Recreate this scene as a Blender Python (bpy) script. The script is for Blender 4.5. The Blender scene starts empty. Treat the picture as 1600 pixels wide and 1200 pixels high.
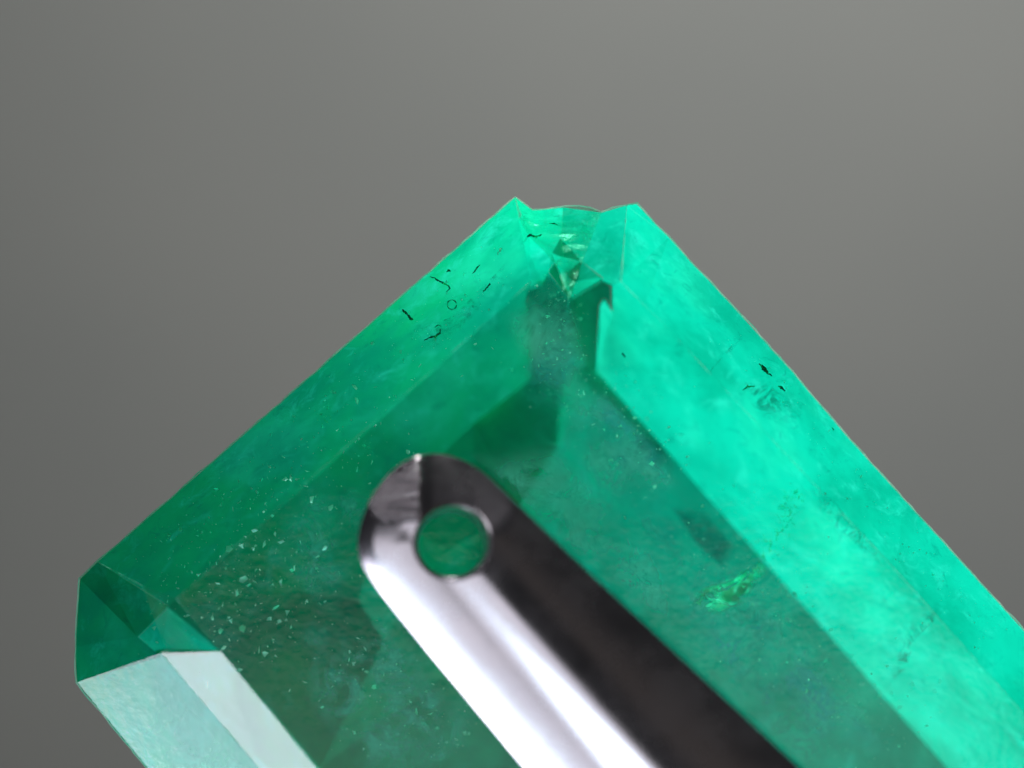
import bpy, bmesh, math, random
from mathutils import Vector, noise

# ------------------------------------------------------------------ scene
sc = bpy.context.scene
sc.unit_settings.system = 'METRIC'
sc.unit_settings.scale_length = 0.01          # one unit is a centimetre
C = sc.collection
D = 8.0                                        # camera distance from the stone
PX = 1000.0                                    # photograph pixels per unit at the stone

# ------------------------------------------------------------------ camera
cd = bpy.data.cameras.new('camera')
cam = bpy.data.objects.new('camera', cd)
C.objects.link(cam)
cam.location = (0, -D, 0)
cam.rotation_euler = (math.radians(90), 0, 0)
cd.sensor_width = 36
cd.lens = 36 * D / 1.6
cd.clip_start = 0.05
cd.clip_end = 200
cd.dof.use_dof = True
cd.dof.focus_distance = D + 0.05
cd.dof.aperture_fstop = 0.62
sc.camera = cam

# ------------------------------------------------------------------ world, lamps, exposure
w = bpy.data.worlds.new('World')
sc.world = w
w.use_nodes = True
w.node_tree.nodes['Background'].inputs[0].default_value = (0.9, 0.93, 1.0, 1)
w.node_tree.nodes['Background'].inputs[1].default_value = 0.012
sc.view_settings.view_transform = 'Standard'
sc.view_settings.look = 'None'
sc.view_settings.exposure = 0
sc.view_settings.gamma = 1
try:
    sc.view_settings.use_curve_mapping = False
except Exception:
    pass
sc.cycles.use_denoising = True
sc.cycles.transparent_max_bounces = 32
sc.cycles.max_bounces = 10


def lamp(name, loc, target, size, radiance, color=(1, 1, 1), spread=180, size_y=None):
    """area lamp given by the brightness of its face, not by its watts"""
    l = bpy.data.lights.new(name, 'AREA')
    l.shape = 'RECTANGLE'
    l.size = size
    l.size_y = size_y or size
    l.energy = radiance * math.pi * l.size * l.size_y
    if spread < 180:                               # a narrow beam is focused, not brighter in all
        l.energy *= math.sin(math.radians(spread / 2)) ** 2 / 2
    l.color = color
    l.spread = math.radians(spread)
    o = bpy.data.objects.new(name, l)
    C.objects.link(o)
    o.location = loc
    o.rotation_euler = (Vector(target) - Vector(loc)).to_track_quat('-Z', 'Y').to_euler()
    return o


# white window light low at the left, then an added dimmer panel: both seen in the lower left crown facets
lamp('lamp_window_and_panel', (-5.5, -2.45, -5.25), (-0.5, 0, -0.5), 3.5, 7.4, (0.88, 0.86, 1.0), spread=70)
lamp('lamp_window_and_panel', (-4.6, -5.3, -4.6), (-0.5, 0, -0.5), 2.6, 5.0, (0.62, 0.83, 1.0), spread=70)  # added panel for a dimmer, bluer reflection in the outer facet
# big softbox at the left front: the white side of the tweezers
lamp('lamp_softbox', (-3.3, -5.6, -2.2), (0, 0, -0.3), 3.6, 0.88, (0.96, 0.92, 1.0), size_y=5.0)
# added dim panel under the camera: makes the pale veil over the lower half of the table facet
lamp('lamp_front_fill', (0.1, -8.6, -1.85), (0.1, 0, -1.75), 3.2, 0.50, (1.0, 0.97, 0.97), size_y=2.2)
# strong light behind the stone to the right, shining through it
lamp('lamp_back', (4.4, 1.2, -0.3), (0.3, 0.2, 0.0), 1.7, 37, (1, 1, 1), spread=50)
# added light high at the left: makes the grey sheen on the ground tip of the tweezers
lamp('lamp_high_fill', (-2.4, -3.9, 5.7), (-0.2, -0.1, -0.2), 2.2, 4.0, (1, 0.95, 1), spread=70)
# added dim warm panel standing in for a room to the right
lamp('lamp_room_fill', (5.0, -6.0, 1.5), (0, 0, 0), 6.0, 0.04, (1.0, 0.82, 0.70))
# small added light behind the stone above its top corner: brightens the upper left band
lamp('lamp_top_fill', (-0.06, 0.32, 0.80), (-0.06, 0.1, 0.2), 0.18, 66, (1, 1, 0.97), spread=120)
# small added light behind the stone: brightens the facet at its lower left edge
lamp('lamp_low_fill', (-0.75, 0.2, -1.05), (-0.45, 0.1, -0.6), 0.2, 11, (0.7, 0.85, 1), spread=120)
# overhead light on the backdrop
lamp('lamp_backdrop', (1.5, 2.4, 5.4), (0.35, 6.0, 0.4), 1.7, 35.0, (0.98, 1.0, 0.955), spread=110)


# ------------------------------------------------------------------ helpers
def P(px, py, y=0.0):
    """point of the stone seen at photograph pixel (px, py), y units behind the girdle"""
    s = (D + y) / D
    return Vector(((px - 800) / PX * s, y, (600 - py) / PX * s))


def link_mesh(name, bm, mat, parent=None, smooth=False):
    me = bpy.data.meshes.new(name)
    bm.normal_update()
    bm.to_mesh(me)
    bm.free()
    if mat:
        me.materials.append(mat)
    if smooth:
        for p in me.polygons:
            p.use_smooth = True
    o = bpy.data.objects.new(name, me)
    C.objects.link(o)
    if parent:
        o.parent = parent
        o.matrix_parent_inverse = parent.matrix_world.inverted()
    return o


def thing(name, label, cat, loc=(0, 0, 0)):
    o = bpy.data.objects.new(name, None)
    C.objects.link(o)
    o.location = loc
    o.empty_display_size = 0.1
    o['label'] = label
    o['category'] = cat
    bpy.context.view_layer.update()
    return o


def facet(name, pts, mat, parent, toward=(0, -1, 0), label=None):
    """one polished facet: a flat polygon, triangulated, facing the given way"""
    bm = bmesh.new()
    vs = [bm.verts.new(P(*p)) for p in pts]
    f = bm.faces.new(vs)
    bm.normal_update()
    if f.normal.dot(Vector(toward)) < 0:
        f.normal_flip()
    bmesh.ops.triangulate(bm, faces=[f])
    o = link_mesh(name, bm, mat, parent)
    if label:
        o['label'] = label
    return o


class N:
    """small node-tree builder"""
    def __init__(self, name):
        self.m = bpy.data.materials.new(name)
        self.m.use_nodes = True
        self.t = self.m.node_tree
        self.t.nodes.clear()
        self.out = self.t.nodes.new('ShaderNodeOutputMaterial')

    def n(self, typ, ins=None, **props):
        nd = self.t.nodes.new(typ)
        for k, v in props.items():
            setattr(nd, k, v)
        for k, v in (ins or {}).items():
            self.set(nd.inputs[k], v)
        return nd

    def set(self, sock, v):
        if isinstance(v, bpy.types.NodeSocket):
            self.t.links.new(v, sock)
        elif isinstance(v, bpy.types.Node):
            self.t.links.new(v.outputs[0], sock)
        else:
            sock.default_value = v

    def coords(self, scale=(1, 1, 1), rot=(0, 0, 0), loc=(0, 0, 0)):
        g = self.n('ShaderNodeNewGeometry')
        m = self.n('ShaderNodeMapping', {'Vector': g.outputs['Position'], 'Scale': scale, 'Rotation': rot, 'Location': loc})
        return m.outputs[0]

    def noise(self, vec, scale, detail=6, rough=0.6, dist=0.0):
        return self.n('ShaderNodeTexNoise', {'Vector': vec, 'Scale': scale, 'Detail': detail, 'Roughness': rough, 'Distortion': dist}).outputs['Fac']

    def ramp(self, fac, lo, hi, a=0.0, b=1.0):
        return self.n('ShaderNodeMapRange', {'Value': fac, 'From Min': lo, 'From Max': hi, 'To Min': a, 'To Max': b}, interpolation_type='SMOOTHSTEP').outputs[0]

    def math(self, op, a, b=0.0):
        return self.n('ShaderNodeMath', {0: a, 1: b}, operation=op).outputs[0]

    def mixc(self, fac, a, b):
        nd = self.n('ShaderNodeMix', data_type='RGBA')
        self.set(nd.inputs[0], fac)
        self.set(nd.inputs[6], a)
        self.set(nd.inputs[7], b)
        return nd.outputs[2]

    def end(self, shader):
        self.t.links.new(shader if isinstance(shader, bpy.types.NodeSocket) else shader.outputs[0], self.out.inputs[0])
        return self.m


# ------------------------------------------------------------------ materials
def mat_backdrop():
    k = N('grey_paper')
    v = k.coords()
    n1 = k.noise(v, 0.6, 4)
    n2 = k.noise(v, 30, 3)
    c = k.mixc(k.ramp(n1, 0.3, 0.7), (0.36, 0.36, 0.345, 1), (0.39, 0.385, 0.365, 1))
    c = k.mixc(k.ramp(n2, 0.3, 0.7, 0, 0.12), c, (0.33, 0.33, 0.32, 1))
    return k.end(k.n('ShaderNodeBsdfDiffuse', {'Color': c}))


def mat_shell():
    """polished surface of the crystal: clear, a mirror by Fresnel, faint green body"""
    k = N('polished_emerald')
    v = k.coords()
    b1 = k.noise(v, 60, 4)
    bump = k.n('ShaderNodeBump', {'Height': b1, 'Strength': 0.03, 'Distance': 0.02})
    fr = k.n('ShaderNodeFresnel', {'IOR': 1.7})
    haze = k.ramp(k.noise(v, 14, 6, 0.7), 0.45, 0.75, 0.02, 0.09)
    gl = k.n('ShaderNodeBsdfGlossy', {'Color': (1, 1, 1, 1), 'Roughness': haze, 'Normal': bump.outputs[0]})
    tr = k.n('ShaderNodeBsdfTransparent', {'Color': (0.80, 1.0, 0.95, 1)})
    mx = k.n('ShaderNodeMixShader', {0: fr.outputs[0], 1: tr.outputs[0], 2: gl.outputs[0]})
    return k.end(mx)


def mat_fracture():
    """shell-shaped break: clear like the polish but satiny and rippled"""
    k = N('fractured_emerald')
    v = k.coords()
    wv = k.n('ShaderNodeTexWave', {'Vector': v, 'Scale': 16.0, 'Distortion': 6.0, 'Detail': 4.0}, wave_type='RINGS').outputs['Fac']
    bump = k.n('ShaderNodeBump', {'Height': wv, 'Strength': 0.5, 'Distance': 0.01})
    gl = k.n('ShaderNodeBsdfGlossy', {'Color': (0.3, 0.9, 0.65, 1), 'Roughness': 0.35, 'Normal': bump.outputs[0]})
    df = k.n('ShaderNodeBsdfTranslucent', {'Color': (0.02, 0.8, 0.5, 1), 'Normal': bump.outputs[0]})
    tr = k.n('ShaderNodeBsdfTransparent', {'Color': (0.62, 0.97, 0.86, 1)})
    mx = k.n('ShaderNodeMixShader', {0: k.ramp(k.noise(v, 22, 6, 0.7), 0.4, 0.7, 0.0, 0.5), 1: tr.outputs[0], 2: df.outputs[0]})
    return k.end(k.n('ShaderNodeMixShader', {0: 0.07, 1: mx.outputs[0], 2: gl.outputs[0]}))


def mat_body():
    """included emerald seen at the pavilion: cloudy green, light comes through it"""
    k = N('included_emerald')
    v = k.coords()
    g = k.n('ShaderNodeNewGeometry')
    sx = k.n('ShaderNodeSeparateXYZ', {0: g.outputs['Position']})
    # colour zoning of the crystal: yellowish green to bluish green across its length
    u = k.math('ADD', k.math('MULTIPLY', sx.outputs[0], 0.75), k.math('MULTIPLY', sx.outputs[2], -0.05))
    wv = k.noise(v, 3.0, 5)
    u = k.math('ADD', u, k.math('MULTIPLY', k.math('SUBTRACT', wv, 0.5), 0.5))
    c = k.mixc(k.ramp(u, -0.22, 0.18), (0.003, 0.72, 0.31, 1), (0.003, 0.76, 0.52, 1))
    # cloudy mottling
    c = k.mixc(k.ramp(k.noise(v, 3.5, 5, 0.55), 0.42, 0.66, 0.0, 0.6), c, (0.0, 0.50, 0.30, 1))
    c = k.mixc(k.ramp(k.noise(k.coords(loc=(3, 1, 2)), 6, 5, 0.55, 0.4), 0.48, 0.70, 0.0, 0.6), c, (0.02, 0.93, 0.60, 1))
    c = k.mixc(k.ramp(k.noise(v, 7, 8, 0.62), 0.38, 0.72, 0.0, 0.6), c, (0.0, 0.44, 0.29, 1))
    c = k.mixc(k.ramp(k.noise(v, 22, 8, 0.72, 0.6), 0.50, 0.74, 0.0, 0.7), c, (0.03, 0.95, 0.72, 1))
    c = k.mixc(k.ramp(k.noise(v, 30, 8, 0.72, 1.2), 0.55, 0.72, 0.0, 0.6), c, (0.0, 0.36, 0.25, 1))
    bump = k.n('ShaderNodeBump', {'Height': k.noise(v, 5, 2, 0.5), 'Strength': 0.15, 'Distance': 0.06})
    df = k.n('ShaderNodeBsdfDiffuse', {'Color': c, 'Normal': bump.outputs[0]})
    tl = k.n('ShaderNodeBsdfTranslucent', {'Color': c, 'Normal': bump.outputs[0]})
    mx = k.n('ShaderNodeMixShader', {0: 0.84, 1: df.outputs[0], 2: tl.outputs[0]})
    tr = k.n('ShaderNodeBsdfTransparent', {'Color': (0.0, 0.85, 0.5, 1)})
    mx = k.n('ShaderNodeMixShader', {0: 0.07, 1: mx.outputs[0], 2: tr.outputs[0]})
    return k.end(mx)


def mat_girdle():
    k = N('frosted_girdle')
    v = k.coords()
    c = k.mixc(k.ramp(k.noise(v, 40, 5), 0.35, 0.65), (0.12, 0.62, 0.42, 1), (0.45, 0.60, 0.50, 1))
    df = k.n('ShaderNodeBsdfDiffuse', {'Color': c})
    tl = k.n('ShaderNodeBsdfTranslucent', {'Color': c})
    return k.end(k.n('ShaderNodeMixShader', {0: 0.5, 1: df.outputs[0], 2: tl.outputs[0]}))


def mat_metal(name='tweezer_steel', all_ground=False):
    k = N(name)
    at = k.n('ShaderNodeAttribute', attribute_name='ground')
    v = k.coords()
    vb = k.coords(scale=(0.5, 1, 7), rot=(0, math.radians(12), 0))
    streak = k.noise(vb, 16, 6, 0.75, 0.4)
    fine = k.noise(k.coords(scale=(6, 1, 0.5), rot=(0, math.radians(-48), 0)), 22, 5, 0.65)
    spots = k.ramp(k.noise(v, 60, 4), 0.62, 0.75, 0, 0.5)
    mask = k.n('ShaderNodeValue') if all_ground else at
    if all_ground:
        mask.outputs[0].default_value = 1.0
    m = mask.outputs[0] if all_ground else at.outputs['Fac']
    plain = k.mixc(k.ramp(k.noise(v, 5, 5), 0.3, 0.7), (0.70, 0.68, 0.72, 1), (0.77, 0.75, 0.79, 1))
    plain = k.mixc(spots, plain, (0.62, 0.60, 0.62, 1))
    ground = k.mixc(k.ramp(streak, 0.38, 0.66), (0.34, 0.32, 0.35, 1), (0.80, 0.78, 0.82, 1))
    col = k.mixc(m, plain, ground)
    h = k.n('ShaderNodeMix', {0: m}, data_type='FLOAT')
    k.set(h.inputs[2], k.math('MULTIPLY', k.noise(v, 25, 3), 0.05))
    k.set(h.inputs[3], streak)
    bump = k.n('ShaderNodeBump', {'Height': h.outputs[0], 'Strength': 0.35, 'Distance': 0.01})
    scr = k.noise(k.coords(scale=(14, 1, 0.35), rot=(0, math.radians(-30), 0)), 9, 3, 0.5)
    col = k.mixc(k.ramp(scr, 0.66, 0.72, 0.0, 0.12), col, (0.45, 0.43, 0.45, 1))
    rough = k.ramp(k.noise(v, 6, 6, 0.65), 0.3, 0.7, 0.20, 0.33)
    return k.end(k.n('ShaderNodeBsdfPrincipled', {'Base Color': col, 'Metallic': 1.0, 'Roughness': rough, 'Normal': bump.outputs[0]}))


def mat_dark():
    k = N('dark_inclusion')
    v = k.coords()
    c = k.mixc(k.noise(v, 60, 3), (0.0, 0.035, 0.02, 1), (0.005, 0.12, 0.08, 1))
    df = k.n('ShaderNodeBsdfDiffuse', {'Color': c})
    tr = k.n('ShaderNodeBsdfTransparent', {'Color': (0.3, 0.9, 0.6, 1)})
    return k.end(k.n('ShaderNodeMixShader', {0: k.ramp(k.noise(v, 90, 4), 0.35, 0.6, 0.25, 0.95), 1: tr.outputs[0], 2: df.outputs[0]}))


def mat_fleck(name='bright_fleck', c0=(0.30, 0.90, 0.72, 1), c1=(0.75, 0.98, 0.90, 1), cg=(0.5, 1, 0.85, 1)):
    k = N(name)
    v = k.coords()
    c = k.mixc(k.noise(v, 30, 3), c0, c1)
    df = k.n('ShaderNodeBsdfDiffuse', {'Color': c})
    tl = k.n('ShaderNodeBsdfTranslucent', {'Color': c})
    mx = k.n('ShaderNodeMixShader', {0: 0.5, 1: df.outputs[0], 2: tl.outputs[0]})
    gl = k.n('ShaderNodeBsdfGlossy', {'Color': cg, 'Roughness': 0.35})
    return k.end(k.n('ShaderNodeMixShader', {0: 0.5, 1: mx.outputs[0], 2: gl.outputs[0]}))


def mat_glint(share):
    """platelet of a healed fracture: mostly clear, flashing green where it faces a lamp"""
    k = N('green_glint')
    gl = k.n('ShaderNodeBsdfGlossy', {'Color': (0.08, 1.0, 0.68, 1), 'Roughness': 0.22})
    tr = k.n('ShaderNodeBsdfTransparent', {'Color': (0.85, 1.0, 0.92, 1)})
    return k.end(k.n('ShaderNodeMixShader', {0: share, 1: tr.outputs[0], 2: gl.outputs[0]}))


def mat_veil(name, color, lo, hi, top, scale, seed, dist=1.5, gloss=0.0):
    """thin film of tiny bubbles in the crystal, thick and thin in clouds"""
    k = N(name)
    v = k.coords(loc=(seed, seed * 0.7, -seed))
    a = k.noise(v, scale, 9, 0.68, dist)
    b = k.noise(v, scale * 0.3, 4)
    a = k.ramp(a, lo, hi, 0.0, top)
    if not gloss:
        a = k.math('MULTIPLY', a, k.ramp(b, 0.35, 0.6))
    # fades out at the rim of the film
    uv = k.n('ShaderNodeTexCoord').outputs['UV']
    s = k.n('ShaderNodeSeparateXYZ', {0: uv})
    a = k.math('MULTIPLY', a, k.ramp(s.outputs[0], 0.0, 0.5))
    df = k.n('ShaderNodeBsdfDiffuse', {'Color': color})
    tl = k.n('ShaderNodeBsdfTranslucent', {'Color': color})
    mx = k.n('ShaderNodeMixShader', {0: 0.5, 1: df.outputs[0], 2: tl.outputs[0]})
    if gloss:
        gl = k.n('ShaderNodeBsdfGlossy', {'Color': (0.06, 0.95, 0.64, 1), 'Roughness': 0.36})
        mx = k.n('ShaderNodeMixShader', {0: gloss, 1: mx.outputs[0], 2: gl.outputs[0]})
    tr = k.n('ShaderNodeBsdfTransparent')
    return k.end(k.n('ShaderNodeMixShader', {0: a, 1: tr.outputs[0], 2: mx.outputs[0]}))


M_shell = mat_shell()
M_body = mat_body()
M_fract = mat_fracture()
M_girdle = mat_girdle()
M_metal = mat_metal()
M_brushed = mat_metal('brushed_steel', True)
M_dark = mat_dark()
M_fleck = mat_fleck()
M_glint = mat_glint(0.5)
M_faint = mat_glint(0.16)

# ------------------------------------------------------------------ backdrop
bm = bmesh.new()
# paper sweep: upright behind the stone, curving forward below it
prof = []
for i in range(25):
    a = i / 24
    prof.append((6.0, 9.0 - a * 13.0))
for i in range(1, 17):
    t = math.radians(90) * i / 16
    prof.append((6.0 - 3.0 * (1 - math.cos(t)), -4.0 - 3.0 * math.sin(t)))
prev = None
for (y, z) in prof:
    row = [bm.verts.new((x, y, z)) for x in (-12, -6, 0, 6, 12)]
    if prev:
        for j in range(4):
            bm.faces.new((prev[j], prev[j + 1], row[j + 1], row[j]))
    prev = row
bd = link_mesh('backdrop', bm, mat_backdrop(), None, True)
bd['kind'] = 'structure'

# ------------------------------------------------------------------ the emerald
gem = thing('emerald', 'chipped translucent green step cut emerald behind the tweezer tip', 'gemstone', P(800, 1000, 0.2))

TD = -0.118     # table depth
ML = -0.062     # the same on the lower left
MD = -0.075    # depth of the step between the crown tiers
LL_v = Vector((805, 885))
# girdle outline in pixels
UL = [(152, 878), (300, 750), (490, 584), (640, 452), (805, 308)]
CHIP = [(805, 308), (818, 318), (832, 328), (868, 325), (905, 322), (922, 325), (940, 332), (958, 326), (975, 321), (995, 319)]
RT = [(995, 319), (1045, 371), (1147, 481), (1237, 580), (1319, 677), (1412, 780), (1481, 855), (1600, 986), (1810, 1215)]
END = [(1810, 1215), (1815, 1370), (1090, 1990), (930, 1955)]
LL = [(930, 1955), (230, 1200), (120, 1066)]
LC = [(120, 1066), (117, 1010), (125, 905), (152, 878)]

# table
T0, T0b = (275, 935), (345, 1018)
T1, T2 = (830, 440), (970, 440)
TR = [(970, 440), (1035, 505), (1394, 885), (1640, 1160)]
TE = [(1640, 1160), (1680, 1330), (1110, 1830), (1010, 1815)]
table = [(*p, TD) for p in [T0, T1, T2] + TR[1:] + TE[1:] + [(495, 1200), T0b]]
facet('table_facet', table, M_shell, gem)

# crown, upper left: two tiers
mUL = [(222, 915), (819, 392)]
facet('crown_facet', [(152, 878, 0), (805, 308, 0), (*mUL[1], MD), (*mUL[0], MD)], M_shell, gem)
facet('crown_facet', [(*mUL[0], MD), (*mUL[1], MD), (*T1, TD), (*T0, TD)], M_shell, gem)
# crown, left corner
facet('crown_facet', [(120, 1066, 0), (117, 1010, 0), (125, 905, 0), (152, 878, 0), (*mUL[0], MD), (252, 1020, MD)], M_shell, gem)
facet('crown_facet', [(*mUL[0], MD), (*T0, TD), (*T0b, TD), (258, 1014, -.02)], M_shell, gem)
facet('crown_facet', [(258, 1014, -.02), (*T0b, TD), (252, 1020, MD)], M_shell, gem)
# crown, lower left (the outer mirrors the added panel, the inner the window)
facet('crown_facet', [(120, 1066, 0), (252, 1020, ML), (405, 1200, ML), (975, 1885, ML), (930, 1955, 0), (230, 1200, 0)], M_shell, gem, label='pale crown facet mirroring the added panel')
facet('crown_facet', [(252, 1020, ML), (*T0b, TD), (495, 1200, TD), (1010, 1815, TD), (975, 1885, ML), (405, 1200, ML)], M_shell, gem, label='pale crown facet mirroring the added panel')
# crown, top corner with the chip
bmv = [(p[0], p[1], 0.0) for p in CHIP]
facet('crown_facet', [(940, 332, 0), (958, 326, 0), (980, 320, 0), (*T2, TD), (888, 468, TD + .01)], M_shell, gem)
facet('crown_facet', [(805, 308, 0), (812, 340, .02), (828, 372, 0.0), (*T1, TD), (*mUL[1], MD)], M_shell, gem)
facet('crown_facet', [(980, 320, 0), (995, 319, 0), (1045, 371, 0), (1008, 478, TD), (*T2, TD)], M_shell, gem)
# crown, right: outer and inner tier follow the slightly bowed side
mR = [(1008, 478), (1120, 545), (1270, 700), (1440, 890), (1600, 1075), (1750, 1210)]
facet('crown_facet', [(*p, 0) for p in RT[1:]] + [(1640, 1160, TD), (1394, 885, TD), (1035, 505, TD), (1008, 478, TD)], M_shell, gem)
facet('crown_facet', [(1810, 1215, 0), (1815, 1370, 0), (1680, 1330, TD), (1640, 1160, TD)], M_shell, gem)
facet('crown_facet', [(1815, 1370, 0), (1090, 1990, 0), (1110, 1830, TD), (1680, 1330, TD)], M_shell, gem)
facet('crown_facet', [(1090, 1990, 0), (930, 1955, 0), (975, 1885, MD), (1010, 1815, TD), (1110, 1830, TD)], M_shell, gem)

# conchoidal chip at the top corner
bm = bmesh.new()
rnd = random.Random(4)
rim = [Vector(P(x, y, 0.01)) for (x, y) in CHIP[:7]]
base = [P(805, 312, .02), P(815, 350, 0.0), P(829, 372, -.01), P(850, 392, -.02), P(872, 420, -.05), P(880, 450, -.08), P(888, 468, TD + .01)]
rows = []
for i in range(9):
    t = i / 8
    row = []
    for a, b in zip(rim, base):
        p = a.lerp(b, t)
        p.y += 0.03 * math.sin(math.pi * t) + 0.022 * noise.noise(p * 17)
        row.append(bm.verts.new(p))
    rows.append(row)
for i in range(8):
    for j in range(6):
        bm.faces.new((rows[i][j], rows[i][j + 1], rows[i + 1][j + 1], rows[i + 1][j]))
link_mesh('chipped_corner', bm, M_fract, gem, True)

# girdle: narrow frosted band round the stone
ring = UL + CHIP[1:] + RT[1:] + END[1:] + LL[1:] + LC[1:-1]
cx, cy = 880.0, 1100.0
bm = bmesh.new()
dense = []
for i in range(len(ring)):
    a, b = ring[i], ring[(i + 1) % len(ring)]
    n = max(1, int(math.dist(a, b) / 14))
    for j in range(n):
        dense.append((a[0] + (b[0] - a[0]) * j / n, a[1] + (b[1] - a[1]) * j / n))
front, back = [], []
for i, (x, y) in enumerate(dense):
    a, b = dense[i - 1], dense[(i + 1) % len(dense)]
    t = Vector((b[0] - a[0], b[1] - a[1])).normalized()
    nx, ny = t.y, -t.x
    wob = 1.3 * noise.noise(Vector((x * .03, y * .03, 0))) + 1.1 * noise.noise(Vector((x * .11, y * .11, 3))) - 4.0 * max(0.0, noise.noise(Vector((x * .045, y * .045, 9))) - .38)
    front.append(bm.verts.new(P(x + nx * wob, y + ny * wob, -0.001)))
    back.append(bm.verts.new(P(x + nx * (2.2 + wob * 1.3), y + ny * (2.2 + wob * 1.3), 0.035)))
for i in range(len(dense)):
    j = (i + 1) % len(dense)
    bm.faces.new((front[i], front[j], back[j], back[i]))
link_mesh('girdle', bm, M_girdle, gem)

# pavilion: what is seen through table and crown
G = 0.035      # depth at the girdle
A = 0.25       # first break
bod = M_body


def C_(x, y):
    """dark centre facet: a plane leaning away to the lower left"""
    return (x, y, .331 + .50 * (x - 750) / PX + .50 * (700 - y) / PX)


def L_(x, y):
    """inner step on the upper left: a plane rising from the first break"""
    return (x, y, A + .52 * ((x - 262) * .667 + (y - 948) * .745) / PX)


def wall(pts):
    """narrow side between two planes that meet at different depths"""
    for (x0, y0, n0, f0), (x1, y1, n1, f1) in zip(pts, pts[1:]):
        facet('pavilion_facet', [(x0, y0, n0), (x1, y1, n1), (x1, y1, f1), (x0, y0, f0)], bod, gem)


def Q_(x, y):
    """flat facet right of the keel"""
    return (x, y, .385 + .02 * ((932 - x) * .75 + (y - 580) * .66) / PX)


def S_(x, y):
    """dark spur: leans like the centre facet"""
    return (x, y, C_(x, y)[2] - .10)


# upper left, outer step (with the kink where the polish changes) and inner step
facet('pavilion_facet', [(152, 878, G), (300, 750, G), (490, 584, G), (560, 688, A), (262, 948, A)], bod, gem)
facet('pavilion_facet', [(490, 584, G), (640, 452, G), (805, 308, G), (830, 440, A), (694, 565, A), (560, 688, A)], bod, gem)
facet('pavilion_facet', [(262, 948, A), (560, 688, A), (694, 565, A), (830, 440, A), L_(820, 470), L_(834, 530), L_(830, 590), L_(740, 662), L_(600, 800), L_(470, 925)], bod, gem)
# top corner: slivers round the chip
R = .12
facet('pavilion_facet', [(805, 308, G), (832, 328, .06), (842, 380, .13), (836, 420, .2), (830, 440, A)], bod, gem)
facet('pavilion_facet', [(832, 328, .06), (880, 324, .08), (876, 372, .13), (862, 395, .15), (842, 380, .13)], bod, gem)
facet('pavilion_facet', [(842, 380, .13), (862, 395, .15), (858, 424, .2), (850, 444, .22), (830, 440, A), (836, 420, .2)], bod, gem)
facet('pavilion_facet', [(862, 395, .15), (876, 372, .13), (882, 402, .13), (868, 410, .22)], bod, gem)
facet('pavilion_facet', [(858, 424, .13), (868, 410, .22), (892, 466, A), (880, 452, .14)], bod, gem)
facet('pavilion_facet', [(868, 410, .2), (882, 402, .13), (908, 408, .17), (898, 440, .17), (892, 466, A)], bod, gem)
facet('pavilion_facet', [(908, 408, .17), (938, 432, .2), (940, 437, .21), (892, 466, A), (898, 440, .17)], bod, gem)
facet('pavilion_facet', [(880, 324, .11), (940, 332, .12), (980, 320, .11), (970, 440, .19), (945, 436, .19), (908, 408, .17), (882, 402, .13), (876, 372, .13)], bod, gem)
facet('pavilion_facet', [(862, 395, .15), (868, 410, .22), (858, 424, .2)], bod, gem)
facet('pavilion_facet', [(935, 430, .19), (945, 436, .19), (970, 440, .19), (957, 446, .22), (940, 437, .3)], bod, gem)
facet('pavilion_facet', [C_(820, 452), C_(850, 444), C_(858, 424), C_(892, 466), C_(885, 545), C_(830, 590), C_(834, 530), C_(820, 470)], bod, gem)
facet('pavilion_facet', [(830, 440, A), (850, 444, .22), (858, 424, .2), C_(858, 424), C_(850, 444), C_(820, 452)], bod, gem)
# dark spur and the facet below it
facet('pavilion_facet', [S_(892, 466), S_(943, 435), S_(957, 446), S_(957, 488), S_(944, 468), S_(938, 478), S_(932, 580), S_(885, 545)], bod, gem)
# centre, both sides of the keel
facet('pavilion_facet', [C_(830, 590), C_(885, 545), C_(870, 700), C_(810, 790), (760, 850, .33), (700, 860, .32), L_(600, 800), L_(740, 662)], bod, gem)
facet('pavilion_facet', [Q_(885, 545), Q_(932, 580), Q_(1060, 725), Q_(960, 790), Q_(870, 700)], bod, gem)
facet('pavilion_facet', [Q_(870, 700), Q_(960, 790), Q_(1060, 725), Q_(1476, 1196), Q_(1640, 1382), Q_(1500, 1420), Q_(905, 900), Q_(760, 850), Q_(810, 790)], bod, gem)
wall([(858, 424, .2, C_(858, 424)[2]), (892, 466, A, C_(892, 466)[2]), (885, 545, S_(885, 545)[2], C_(885, 545)[2]), (870, 700, .40, C_(870, 700)[2])])
wall([(892, 466, A, S_(892, 466)[2]), (940, 437, .25, S_(940, 437)[2])])
wall([(x, y, L_(x, y)[2], C_(x, y)[2]) for x, y in [(820, 470), (834, 530), (830, 590), (740, 662)]])
# right side: outer step, inner step
facet('pavilion_facet', [(980, 320, .06), (995, 319, G), (1045, 371, G), (1147, 481, G), (1237, 580, G), (1319, 677, G), (1412, 780, G), (1481, 855, G), (1600, 986, G), (1810, 1215, G),
                         (1720, 1300, .22), (1394, 950, .22), (1275, 785, .22), (1120, 590, .22), (1010, 470, .20), (970, 440, .19)], bod, gem)
facet('pavilion_facet', [(970, 440, .19), (1010, 470, .20), (1120, 590, .22), (1275, 785, .22), (1394, 950, .22), (1720, 1300, .22),
                         Q_(1640, 1382), Q_(1476, 1196), Q_(1060, 725), (932, 580, .40), (938, 478, .3), (944, 468, .27), (957, 488, .27), (957, 446, .22)], bod, gem)
# far end
facet('pavilion_facet', [(1810, 1215, G), (1815, 1370, G), (1090, 1990, G), (930, 1955, G), (1100, 1700, .33), Q_(1500, 1420), Q_(1640, 1382), (1720, 1300, .22)], bod, gem)
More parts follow.
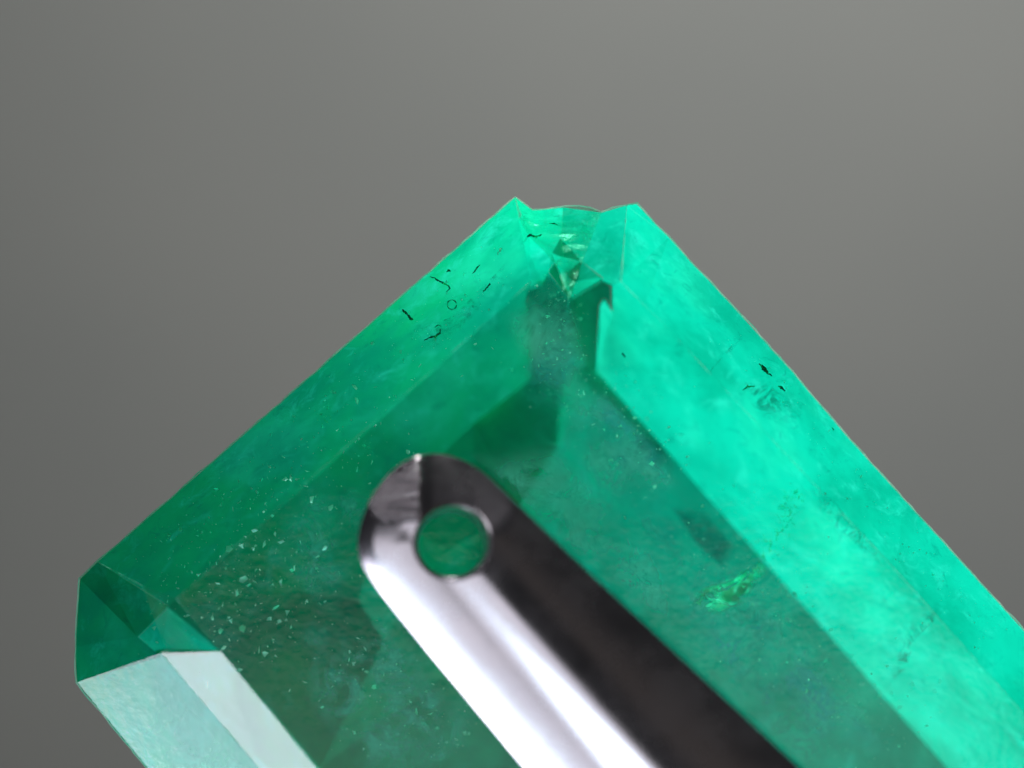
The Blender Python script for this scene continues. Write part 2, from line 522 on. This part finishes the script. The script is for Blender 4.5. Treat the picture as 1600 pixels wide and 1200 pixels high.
# lower left
facet('pavilion_facet', [(262, 948, A), L_(470, 925), (560, 938, .34), (600, 1000, .35), (500, 1200, .29), (345, 1018, .25)], bod, gem)
facet('pavilion_facet', [L_(470, 925), L_(600, 800), (700, 860, .32), (760, 850, .33), Q_(760, 850), Q_(905, 900), Q_(1500, 1420), (1100, 1700, .33), (500, 1200, .29), (600, 1000, .35), (560, 938, .34)], bod, gem)
facet('pavilion_facet', [(120, 1066, G), (252, 1026, .17), (345, 1018, .25), (500, 1200, .29), (1100, 1700, .33), (930, 1955, G), (230, 1200, G)], bod, gem)
# left corner
facet('pavilion_facet', [(152, 878, .045), (125, 905, G), (117, 1010, G), (120, 1066, G), (252, 1026, .167), (215, 995, .128), (262, 948, .165)], bod, gem)
facet('pavilion_facet', [(262, 948, A), (215, 995, .17), (252, 1026, .15), (345, 1018, .25)], bod, gem)


# inclusions
def tube(name, pts, radii, mat, parent, depth):
    """irregular crack: a thin tapering string of crystal debris"""
    bm = bmesh.new()
    pts = [P(x, y, depth) for (x, y) in pts]
    rows = []
    for i, p in enumerate(pts):
        a, b = pts[max(0, i - 1)], pts[min(len(pts) - 1, i + 1)]
        t = (b - a).normalized()
        s = t.cross(Vector((0, 1, 0))).normalized()
        r = radii[i] / PX
        rows.append([bm.verts.new(p + s * r * math.cos(q) + Vector((0, 1, 0)) * r * math.sin(q)) for q in [k * math.pi / 3 for k in range(6)]])
    for i in range(len(rows) - 1):
        for j in range(6):
            bm.faces.new((rows[i][j], rows[i][(j + 1) % 6], rows[i + 1][(j + 1) % 6], rows[i + 1][j]))
    return link_mesh(name, bm, mat, parent, True)


CR = [
    ([(672, 432), (682, 436), (690, 441), (700, 446), (703, 450), (697, 456)], [.4, 1.2, 2.0, 1.0, 1.3, .5], .02),
    ([(629, 484), (632, 487), (637, 492), (642, 498), (645, 500)], [1, 2.6, 1.0, 3.2, .8], .02),
    ([(662, 532), (672, 527), (680, 526), (686, 522), (689, 514)], [.4, 1.4, 2.1, 1.9, .5], .03),
    ([(697, 425), (701, 422), (704, 424)], [.5, 2.0, .6], .02),
    ([(738, 428), (744, 420), (750, 414)], [.4, 1.6, .4], .03),
    ([(755, 456), (760, 450), (766, 443)], [1.6, .9, 1.5], .05),
    ([(824, 370), (830, 367), (838, 371), (846, 366)], [1.2, 2.6, 1.8, .8], .0),
    ([(858, 350), (866, 349), (872, 352)], [.5, 1.6, .5], .01),
    ([(1186, 568), (1193, 575), (1199, 582), (1206, 588)], [.8, 3.2, 2.6, .8], .03),
    ([(1216, 603), (1221, 606), (1227, 611)], [1.2, 2.6, .6], .03),
    ([(1160, 610), (1168, 604), (1180, 603)], [.6, 1.9, .5], .08),
    ([(1300, 668), (1303, 672)], [.9, 1.2], .04),
    ([(972, 552), (977, 558)], [1.8, 1.1], .15),
    ([(678, 512), (684, 508), (690, 511)], [.3, .8, .3], .03),
]
rr = random.Random(11)
for pts, rad, dep in CR:
    # every crack is resampled with a little jitter so that none runs straight
    pp, rd = [], []
    for i in range(len(pts) - 1):
        for j in range(4):
            t = j / 4
            pp.append((pts[i][0] * (1 - t) + pts[i + 1][0] * t + rr.uniform(-.7, .7), pts[i][1] * (1 - t) + pts[i + 1][1] * t + rr.uniform(-.7, .7)))
            rd.append((rad[i] * (1 - t) + rad[i + 1] * t) * rr.uniform(.6, 1.15))
    pp.append(pts[-1])
    rd.append(rad[-1])
    tube('dark_inclusion', pp, rd, M_dark, gem, dep)
tube('ring_inclusion', [(706 + 7.5 * math.cos(a * .55), 476 + 7.5 * math.sin(a * .55)) for a in range(12)], [.7 + .4 * math.sin(a * 2) for a in range(12)], M_dark, gem, .02)


def mat_edge():
    k = N('edge_highlight')  # pale colour stands in for the light along facet junctions
    v = k.coords()
    df = k.n('ShaderNodeBsdfDiffuse', {'Color': (0.35, 0.95, 0.75, 1)})
    tl = k.n('ShaderNodeBsdfTranslucent', {'Color': (0.35, 0.95, 0.75, 1)})
    mx = k.n('ShaderNodeMixShader', {0: 0.5, 1: df.outputs[0], 2: tl.outputs[0]})
    tr = k.n('ShaderNodeBsdfTransparent')
    return k.end(k.n('ShaderNodeMixShader', {0: k.ramp(k.noise(v, 20, 4), 0.40, 0.70, 0.0, 0.75), 1: tr.outputs[0], 2: mx.outputs[0]}))


M_edge = mat_edge()


def edge_highlight(p, q, r):
    """uneven pale strip on a facet junction, standing in for its bright line of light"""
    n = max(4, int(math.dist(p[:2], q[:2]) / 12))
    bm = bmesh.new()
    rows = []
    a, b = P(*p), P(*q)
    t = (b - a).normalized()
    s_ = t.cross(Vector((0, 1, 0))).normalized()
    for i in range(n + 1):
        c = a.lerp(b, i / n)
        rad = r * rr.uniform(.5, 1.3) / PX
        rows.append([bm.verts.new(c + s_ * rad * math.cos(w) + Vector((0, 1, 0)) * rad * math.sin(w)) for w in (0, 1.57, 3.14, 4.71)])
    for i in range(n):
        for j in range(4):
            bm.faces.new((rows[i][j], rows[i][(j + 1) % 4], rows[i + 1][(j + 1) % 4], rows[i + 1][j]))
    return link_mesh('facet_edge', bm, M_edge, gem, True)


edge_highlight((980, 320, 0), (*T2, TD), 1.0)
edge_highlight((*T2, TD), (1035, 505, TD), .5)
edge_highlight((1035, 505, TD), (1394, 885, TD), .4)
edge_highlight((1394, 885, TD), (1640, 1160, TD), .4)
edge_highlight((*T0, TD), (*T1, TD), .4)
edge_highlight((*T0b, TD), (495, 1200, TD), 1.1)
edge_highlight((252, 1020, ML), (405, 1200, ML), .8)
edge_highlight((*T0, TD), (*T0b, TD), .8)
edge_highlight((152, 878, 0), (*mUL[0], MD), .6)


def inside(q, margin):
    """is pixel q well inside the girdle outline"""
    n, hit = len(ring), False
    for i in range(n):
        (x1, y1), (x2, y2) = ring[i], ring[(i + 1) % n]
        if (y1 > q[1]) != (y2 > q[1]) and q[0] < (x2 - x1) * (q[1] - y1) / (y2 - y1) + x1:
            hit = not hit
        d = Vector((x2 - x1, y2 - y1))
        t = max(0, min(1, (Vector(q) - Vector((x1, y1))).dot(d) / d.length_squared))
        if (Vector(q) - Vector((x1, y1)) - d * t).length < margin:
            return False
    return hit


def flecks(name, n, region, sizes, depth, seed, mat):
    """cloud of tiny flat crystals: too many to count"""
    r = random.Random(seed)
    bm = bmesh.new()
    for _ in range(n):
        q = region(r)
        if not inside(q, 14):
            continue
        s = sizes[0] * (sizes[1] / sizes[0]) ** (r.random() ** 2.3)
        c = P(q[0], q[1], r.uniform(*depth))
        m = r.randint(3, 5)
        ang0 = r.uniform(0, 6.3)
        el, th = r.uniform(.15, 0.9), r.uniform(0, 3.1)
        tilt, tilz = r.gauss(0, .3), r.gauss(0, .3)
        vs = []
        for i in range(m):
            a = ang0 + 6.283 * i / m
            x = s * math.cos(a) * r.uniform(.4, 1.3)
            z = s * el * math.sin(a) * r.uniform(.4, 1.3)
            x, z = x * math.cos(th) - z * math.sin(th), x * math.sin(th) + z * math.cos(th)
            vs.append(bm.verts.new(c + Vector((x, (tilt - .21) * x + (tilz + .5) * z, z)) / PX))
        top = bm.verts.new(c + Vector((0, -s * .12, 0)) / PX)
        for i in range(m):
            bm.faces.new((vs[i], vs[(i + 1) % m], top))
    o = link_mesh(name, bm, mat, gem)
    o['kind'] = 'stuff'
    return o


def band(ax, ay, bx, by, width):
    """random point near the segment a-b"""
    d = Vector((bx - ax, by - ay))
    nrm = Vector((-d.y, d.x)).normalized()

    def f(r):
        t = r.random()
        o = r.gauss(0, width)
        return (ax + d.x * t + nrm.x * o, ay + d.y * t + nrm.y * o)
    return f


def blob(x, y, sx, sy):
    return lambda r: (r.gauss(x, sx), r.gauss(y, sy))


flecks('fleck_cloud', 330, band(220, 900, 620, 620, 55), (1.0, 6.8), (.03, .1), 1, M_fleck)
flecks('fleck_cloud', 286, blob(400, 930, 75, 70), (1.0, 8.2), (.05, .14), 2, M_fleck)
flecks('fleck_cloud', 198, band(520, 1050, 720, 1180, 45), (1.0, 6.0), (.05, .2), 3, M_fleck)
flecks('fleck_cloud', 374, blob(870, 530, 26, 45), (0.9, 4.5), (.05, .25), 4, M_fleck)
flecks('fleck_cloud', 330, band(910, 600, 1040, 760, 35), (0.9, 4.8), (.1, .3), 5, M_fleck)
flecks('fleck_cloud', 440, band(1080, 800, 1400, 1180, 55), (0.9, 4.2), (.1, .3), 6, M_fleck)
flecks('fleck_cloud', 264, band(1150, 500, 1560, 1000, 30), (0.8, 3.6), (.02, .1), 7, M_fleck)
flecks('fleck_cloud', 132, band(600, 560, 800, 400, 45), (0.9, 3.9), (.02, .1), 8, M_fleck)


flecks('fracture_glint', 260, band(1246, 768, 1186, 892, 9), (1.0, 8.0), (.07, .12), 21, M_faint)
flecks('fracture_glint', 150, band(1188, 890, 1088, 945, 11), (.8, 7.0), (.07, .12), 22, M_glint)
flecks('fracture_glint', 60, blob(508, 655, 9, 12), (.8, 4.5), (.04, .1), 23, M_glint)
flecks('fracture_glint', 40, blob(570, 700, 9, 7), (.8, 4.0), (.04, .1), 24, M_glint)


def sheet(name, pts, mat, parent, depth, wob=.03, n=26, freq=9, tilt=(0, 0)):
    """wrinkled film inside the crystal; UV.x falls to 0 at its rim"""
    bm = bmesh.new()
    uvl = bm.loops.layers.uv.new('UVMap')
    c = Vector((sum(p[0] for p in pts) / len(pts), sum(p[1] for p in pts) / len(pts)))
    dense = []
    for i in range(len(pts)):
        a, b = pts[i], pts[(i + 1) % len(pts)]
        for j in range(6):
            dense.append(Vector((a[0] + (b[0] - a[0]) * j / 6, a[1] + (b[1] - a[1]) * j / 6)))
    rings, uvs = [], {}
    for k in range(n + 1):
        t = (k + .02) / (n + .02)
        row = []
        for q in dense:
            p = c.lerp(q, t)
            d = depth + wob * noise.noise(Vector((p.x / PX * freq, p.y / PX * freq, depth * 30)))
            d += tilt[0] * (p.x - c.x) / PX + tilt[1] * (c.y - p.y) / PX
            v = bm.verts.new(P(p.x, p.y, d))
            uvs[v] = (1 - t, 0.5)
            row.append(v)
        rings.append(row)
    m = len(dense)
    for k in range(n):
        for i in range(m):
            f = bm.faces.new((rings[k][i], rings[k][(i + 1) % m], rings[k + 1][(i + 1) % m], rings[k + 1][i]))
            for l in f.loops:
                l[uvl].uv = uvs[l.vert]
    return link_mesh(name, bm, mat, parent, True)


milky = (0.88, 0.97, 1.0, 1)
V1 = mat_veil('milky_film', milky, 0.30, 0.58, 0.9, 14, 1.0, 0.6)
V2 = mat_veil('wispy_film', (0.25, 0.85, 0.80, 1), 0.40, 0.66, 0.8, 18, 4.0, 0.5)
V3 = mat_veil('bright_film', (0.12, 0.95, 0.60, 1), 0.38, 0.52, 0.95, 26, 7.0, gloss=0.75)
sheet('inclusion_film', [(775, 490), (860, 425), (905, 480), (930, 560), (905, 640), (820, 600)], V1, gem, .12)
sheet('inclusion_film', [(820, 560), (930, 560), (1090, 740), (1080, 900), (900, 800), (760, 700)], V2, gem, .2)
sheet('inclusion_film', [(880, 560), (940, 590), (1060, 720), (1090, 800), (960, 800), (870, 690)], V1, gem, .15)
sheet('inclusion_film', [(1000, 800), (1110, 790), (1460, 1200), (1300, 1260), (1080, 1050)], V2, gem, .2)
sheet('inclusion_film', [(720, 700), (860, 680), (1040, 860), (1100, 1020), (980, 940), (820, 800)], V1, gem, .1)
sheet('inclusion_film', [(300, 900), (420, 800), (560, 700), (620, 760), (540, 960), (400, 1000)], V2, gem, .15)
sheet('inclusion_film', [(430, 950), (600, 930), (800, 1200), (620, 1260), (480, 1120)], V2, gem, .16)
sheet('healed_fracture', [(1198, 868), (1200, 895), (1165, 945), (1120, 965), (1072, 948), (1080, 920), (1140, 905)], V3, gem, .10, .016, 24, 36, (-.21, .53))

V7 = mat_veil('blue_film', (0.22, 0.62, 0.85, 1), 0.34, 0.66, 0.7, 12, 3.0, 0.3)
sheet('inclusion_film', [(812, 575), (850, 525), (900, 520), (925, 570), (880, 620), (820, 610)], V7, gem, .14)
sheet('inclusion_film', [(885, 620), (940, 610), (1030, 700), (1060, 760), (960, 740)], V7, gem, .18)
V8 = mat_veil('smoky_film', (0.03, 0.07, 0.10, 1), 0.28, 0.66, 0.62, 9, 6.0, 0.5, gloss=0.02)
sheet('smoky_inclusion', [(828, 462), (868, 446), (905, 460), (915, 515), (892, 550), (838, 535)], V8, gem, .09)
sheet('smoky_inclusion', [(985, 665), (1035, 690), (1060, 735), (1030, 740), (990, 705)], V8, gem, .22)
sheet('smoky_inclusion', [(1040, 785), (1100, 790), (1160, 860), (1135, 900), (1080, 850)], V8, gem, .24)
sheet('inclusion_film', [(960, 760), (1080, 800), (1250, 1000), (1400, 1180), (1250, 1200), (1050, 960)], V7, gem, .2)
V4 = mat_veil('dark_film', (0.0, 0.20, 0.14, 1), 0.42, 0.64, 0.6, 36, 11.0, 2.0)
V5 = mat_veil('pale_fill_film', (0.30, 0.85, 0.80, 1), 0.25, 0.55, 0.85, 7, 15.0, 1.0)


def ribbon(pts, wd):
    up = [(x + wd * .6, y - wd) for x, y in pts]
    dn = [(x - wd * .6, y + wd) for x, y in reversed(pts)]
    return up + dn


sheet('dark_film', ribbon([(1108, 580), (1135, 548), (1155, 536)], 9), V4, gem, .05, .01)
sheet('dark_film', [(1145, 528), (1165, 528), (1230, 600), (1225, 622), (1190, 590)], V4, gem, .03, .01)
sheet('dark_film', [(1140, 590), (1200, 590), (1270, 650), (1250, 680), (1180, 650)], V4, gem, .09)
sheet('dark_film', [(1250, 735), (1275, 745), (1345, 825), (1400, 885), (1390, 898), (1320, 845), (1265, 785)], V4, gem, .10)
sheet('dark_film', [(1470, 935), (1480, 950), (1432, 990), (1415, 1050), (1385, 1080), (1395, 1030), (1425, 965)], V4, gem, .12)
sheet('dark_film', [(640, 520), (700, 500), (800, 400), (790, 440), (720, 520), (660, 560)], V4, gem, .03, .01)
sheet('pale_fill_film', [(128, 1066), (250, 1026), (400, 1202), (620, 1480), (560, 1540), (236, 1200)], V5, gem, .02, .01)  # added to brighten the outer crown facet from below

# ------------------------------------------------------------------ the tweezers
tw = thing('tweezers', 'shiny steel tweezer tip with a round hole resting on the emerald', 'tweezers', P(900, 1000, TD))

HC = Vector((707, 846))      # hole centre
HR = 56.0                    # hole radius
# outline of the arm, pixels, from the far right edge round the tip to the far left edge
right_edge = [(1420, 1358), (1245, 1196), (1120, 1080), (1000, 968), (900, 876), (830, 808), (782, 762)]
tip = [(760, 742), (735, 724), (706, 712), (676, 708), (648, 713), (622, 727), (600, 748), (580, 776), (566, 808), (558, 840), (560, 868)]
left_edge = [(572, 894), (600, 934), (660, 1008), (740, 1104), (818, 1198), (940, 1345)]
outl = right_edge + tip + left_edge


def resample(pts, step):
    out = []
    for i in range(len(pts) - 1):
        a, b = Vector(pts[i]), Vector(pts[i + 1])
        n = max(1, int((b - a).length / step))
        for j in range(n):
            out.append(a.lerp(b, j / n))
    out.append(Vector(pts[-1]))
    return out


def chaikin(pts, it=2):
    pts = [Vector(p) for p in pts]
    for _ in range(it):
        q = [pts[0]]
        for i in range(len(pts) - 1):
            q.append(pts[i].lerp(pts[i + 1], .25))
            q.append(pts[i].lerp(pts[i + 1], .75))
        q.append(pts[-1])
        pts = q
    return pts


# the arm goes on far beyond the picture
far_right, far_left = (2900, 2728), (1960, 2569)
edge = resample([far_right, right_edge[0]], 60)[:-1] + resample(chaikin(outl), 6) + resample([left_edge[-1], far_left], 60)[1:]
cap = resample([far_left, far_right], 16)[1:-1]
loop = edge + cap
axis_a, axis_b = Vector((668, 796)), Vector((1180, 1352))
ax_d = (axis_b - axis_a).normalized()
ax_n = Vector((ax_d.y, -ax_d.x))       # to the upper right


def edge_dist(p):
    best = 1e9
    for i in range(len(edge) - 1):
        a, b = edge[i], edge[i + 1]
        ab = b - a
        t = max(0, min(1, (p - a).dot(ab) / ab.length_squared))
        d = (p - a - ab * t).length
        if d < best:
            best = d
    return best


def half_width(s):
    return 105 + max(0.0, s) * 0.115


def height(p, d):
    """height of the arm's face above the table, in pixels; second value: ground flat or not"""
    q = p - axis_a
    s, v = q.dot(ax_d), q.dot(ax_n)
    hw = half_width(s)
    ch = 24.0
    x = min(d, hw) - ch
    if d < ch:                                   # chamfer along the left edge
        hl = 20 + .80 * d - .006 * d * d
    else:
        hl = 35.7 + .37 * (x - x * x / (2 * (hw - ch)))
    x = min(d, hw)
    hr_ = 20 + .72 * (x - x * x / (2 * hw))
    t = max(0.0, min(1.0, (-v / hw - 0.0) / 0.5))
    t = t * t * (3 - 2 * t)
    h = hr_ + (hl - hr_) * t
    h += max(0.0, s) * 0.05
    # flat ground on the tip at its upper left, meeting the rounded end in a crease
    e = (min(p.x, 655) - 640) * -0.45 + max(0.0, p.x - 655) * 0.12 + (p.y - 832) * -0.89
    g = 62 - 0.62 * e - 0.003 * max(0.0, e - 48) ** 2
    if p.x > 655:
        g -= 0.10 * max(0.0, e) * min(1.0, (p.x - 655) / 20)
    k = 1.0 if g < h and e > -6 and p.x < 655 else 0.0
    kk = 4.0
    w_ = max(0.0, kk - abs(h - g)) / kk
    h = max(-70.0, min(h, g) - w_ * w_ * kk / 4)
    h += 120
    return h, k


bm = bmesh.new()
gl_ = bm.verts.layers.float.new('ground')
nr = 56
verts = []
for q in loop:
    dirv = (q - HC)
    L = dirv.length
    dirn = dirv / L
    col, gcol = [], []
    for k in range(nr + 1):
        t = (k / nr) ** 1.5
        p = HC + dirn * (HR + (L - HR) * t)
        d = edge_dist(p) if k < nr else 0.0
        if q in cap and k == nr:
            d = edge_dist(p)
        h, gk = height(p, d)
        rim_d = (p - HC).length - HR            # small rounding at the hole's rim
        if rim_d < 7:
            h -= 3.2 * (1 - rim_d / 7) ** 2
        vv = bm.verts.new(P(p.x, p.y, TD - h / PX))
        vv[gl_] = gk
        col.append(vv)
    verts.append(col)
m = len(verts)
for i in range(m):
    for k in range(nr):
        bm.faces.new((verts[i][k], verts[(i + 1) % m][k], verts[(i + 1) % m][k + 1], verts[i][k + 1]))
bmesh.ops.recalc_face_normals(bm, faces=bm.faces)
# back face, side wall and wall of the hole, with their own vertices so that the edges stay crisp
outer = [c[-1].co.copy() for c in verts]
inner = [c[0].co.copy() for c in verts]


def drop(co, y):
    s = (D + y) / (D + co.y)
    return Vector((co.x * s, y, co.z * s))


def drop_in(co, y):
    """the hole narrows and leans a little towards its far end"""
    q = drop(co, y)
    c = P(HC.x, HC.y, y)
    return c + (q - c) * 0.88 + Vector((-0.003, 0, -0.006))


BY = TD - 0.003
o1 = [bm.verts.new(c) for c in outer]
o2 = [bm.verts.new(drop(c, BY)) for c in outer]
i2 = [bm.verts.new(drop_in(c, BY)) for c in inner]
for i in range(m):
    j = (i + 1) % m
    bm.faces.new((o1[i], o1[j], o2[j], o2[i]))
    bm.faces.new((o2[i], o2[j], i2[j], i2[i]))
arm = link_mesh('arm', bm, M_metal, tw, True)
bm = bmesh.new()
a1 = [bm.verts.new(c) for c in inner]
a2 = [bm.verts.new(drop_in(c, BY)) for c in inner]
for i in range(m):
    j = (i + 1) % m
    bm.faces.new((a1[i], a1[j], a2[j], a2[i]))
link_mesh('hole_wall', bm, M_brushed, tw, True)
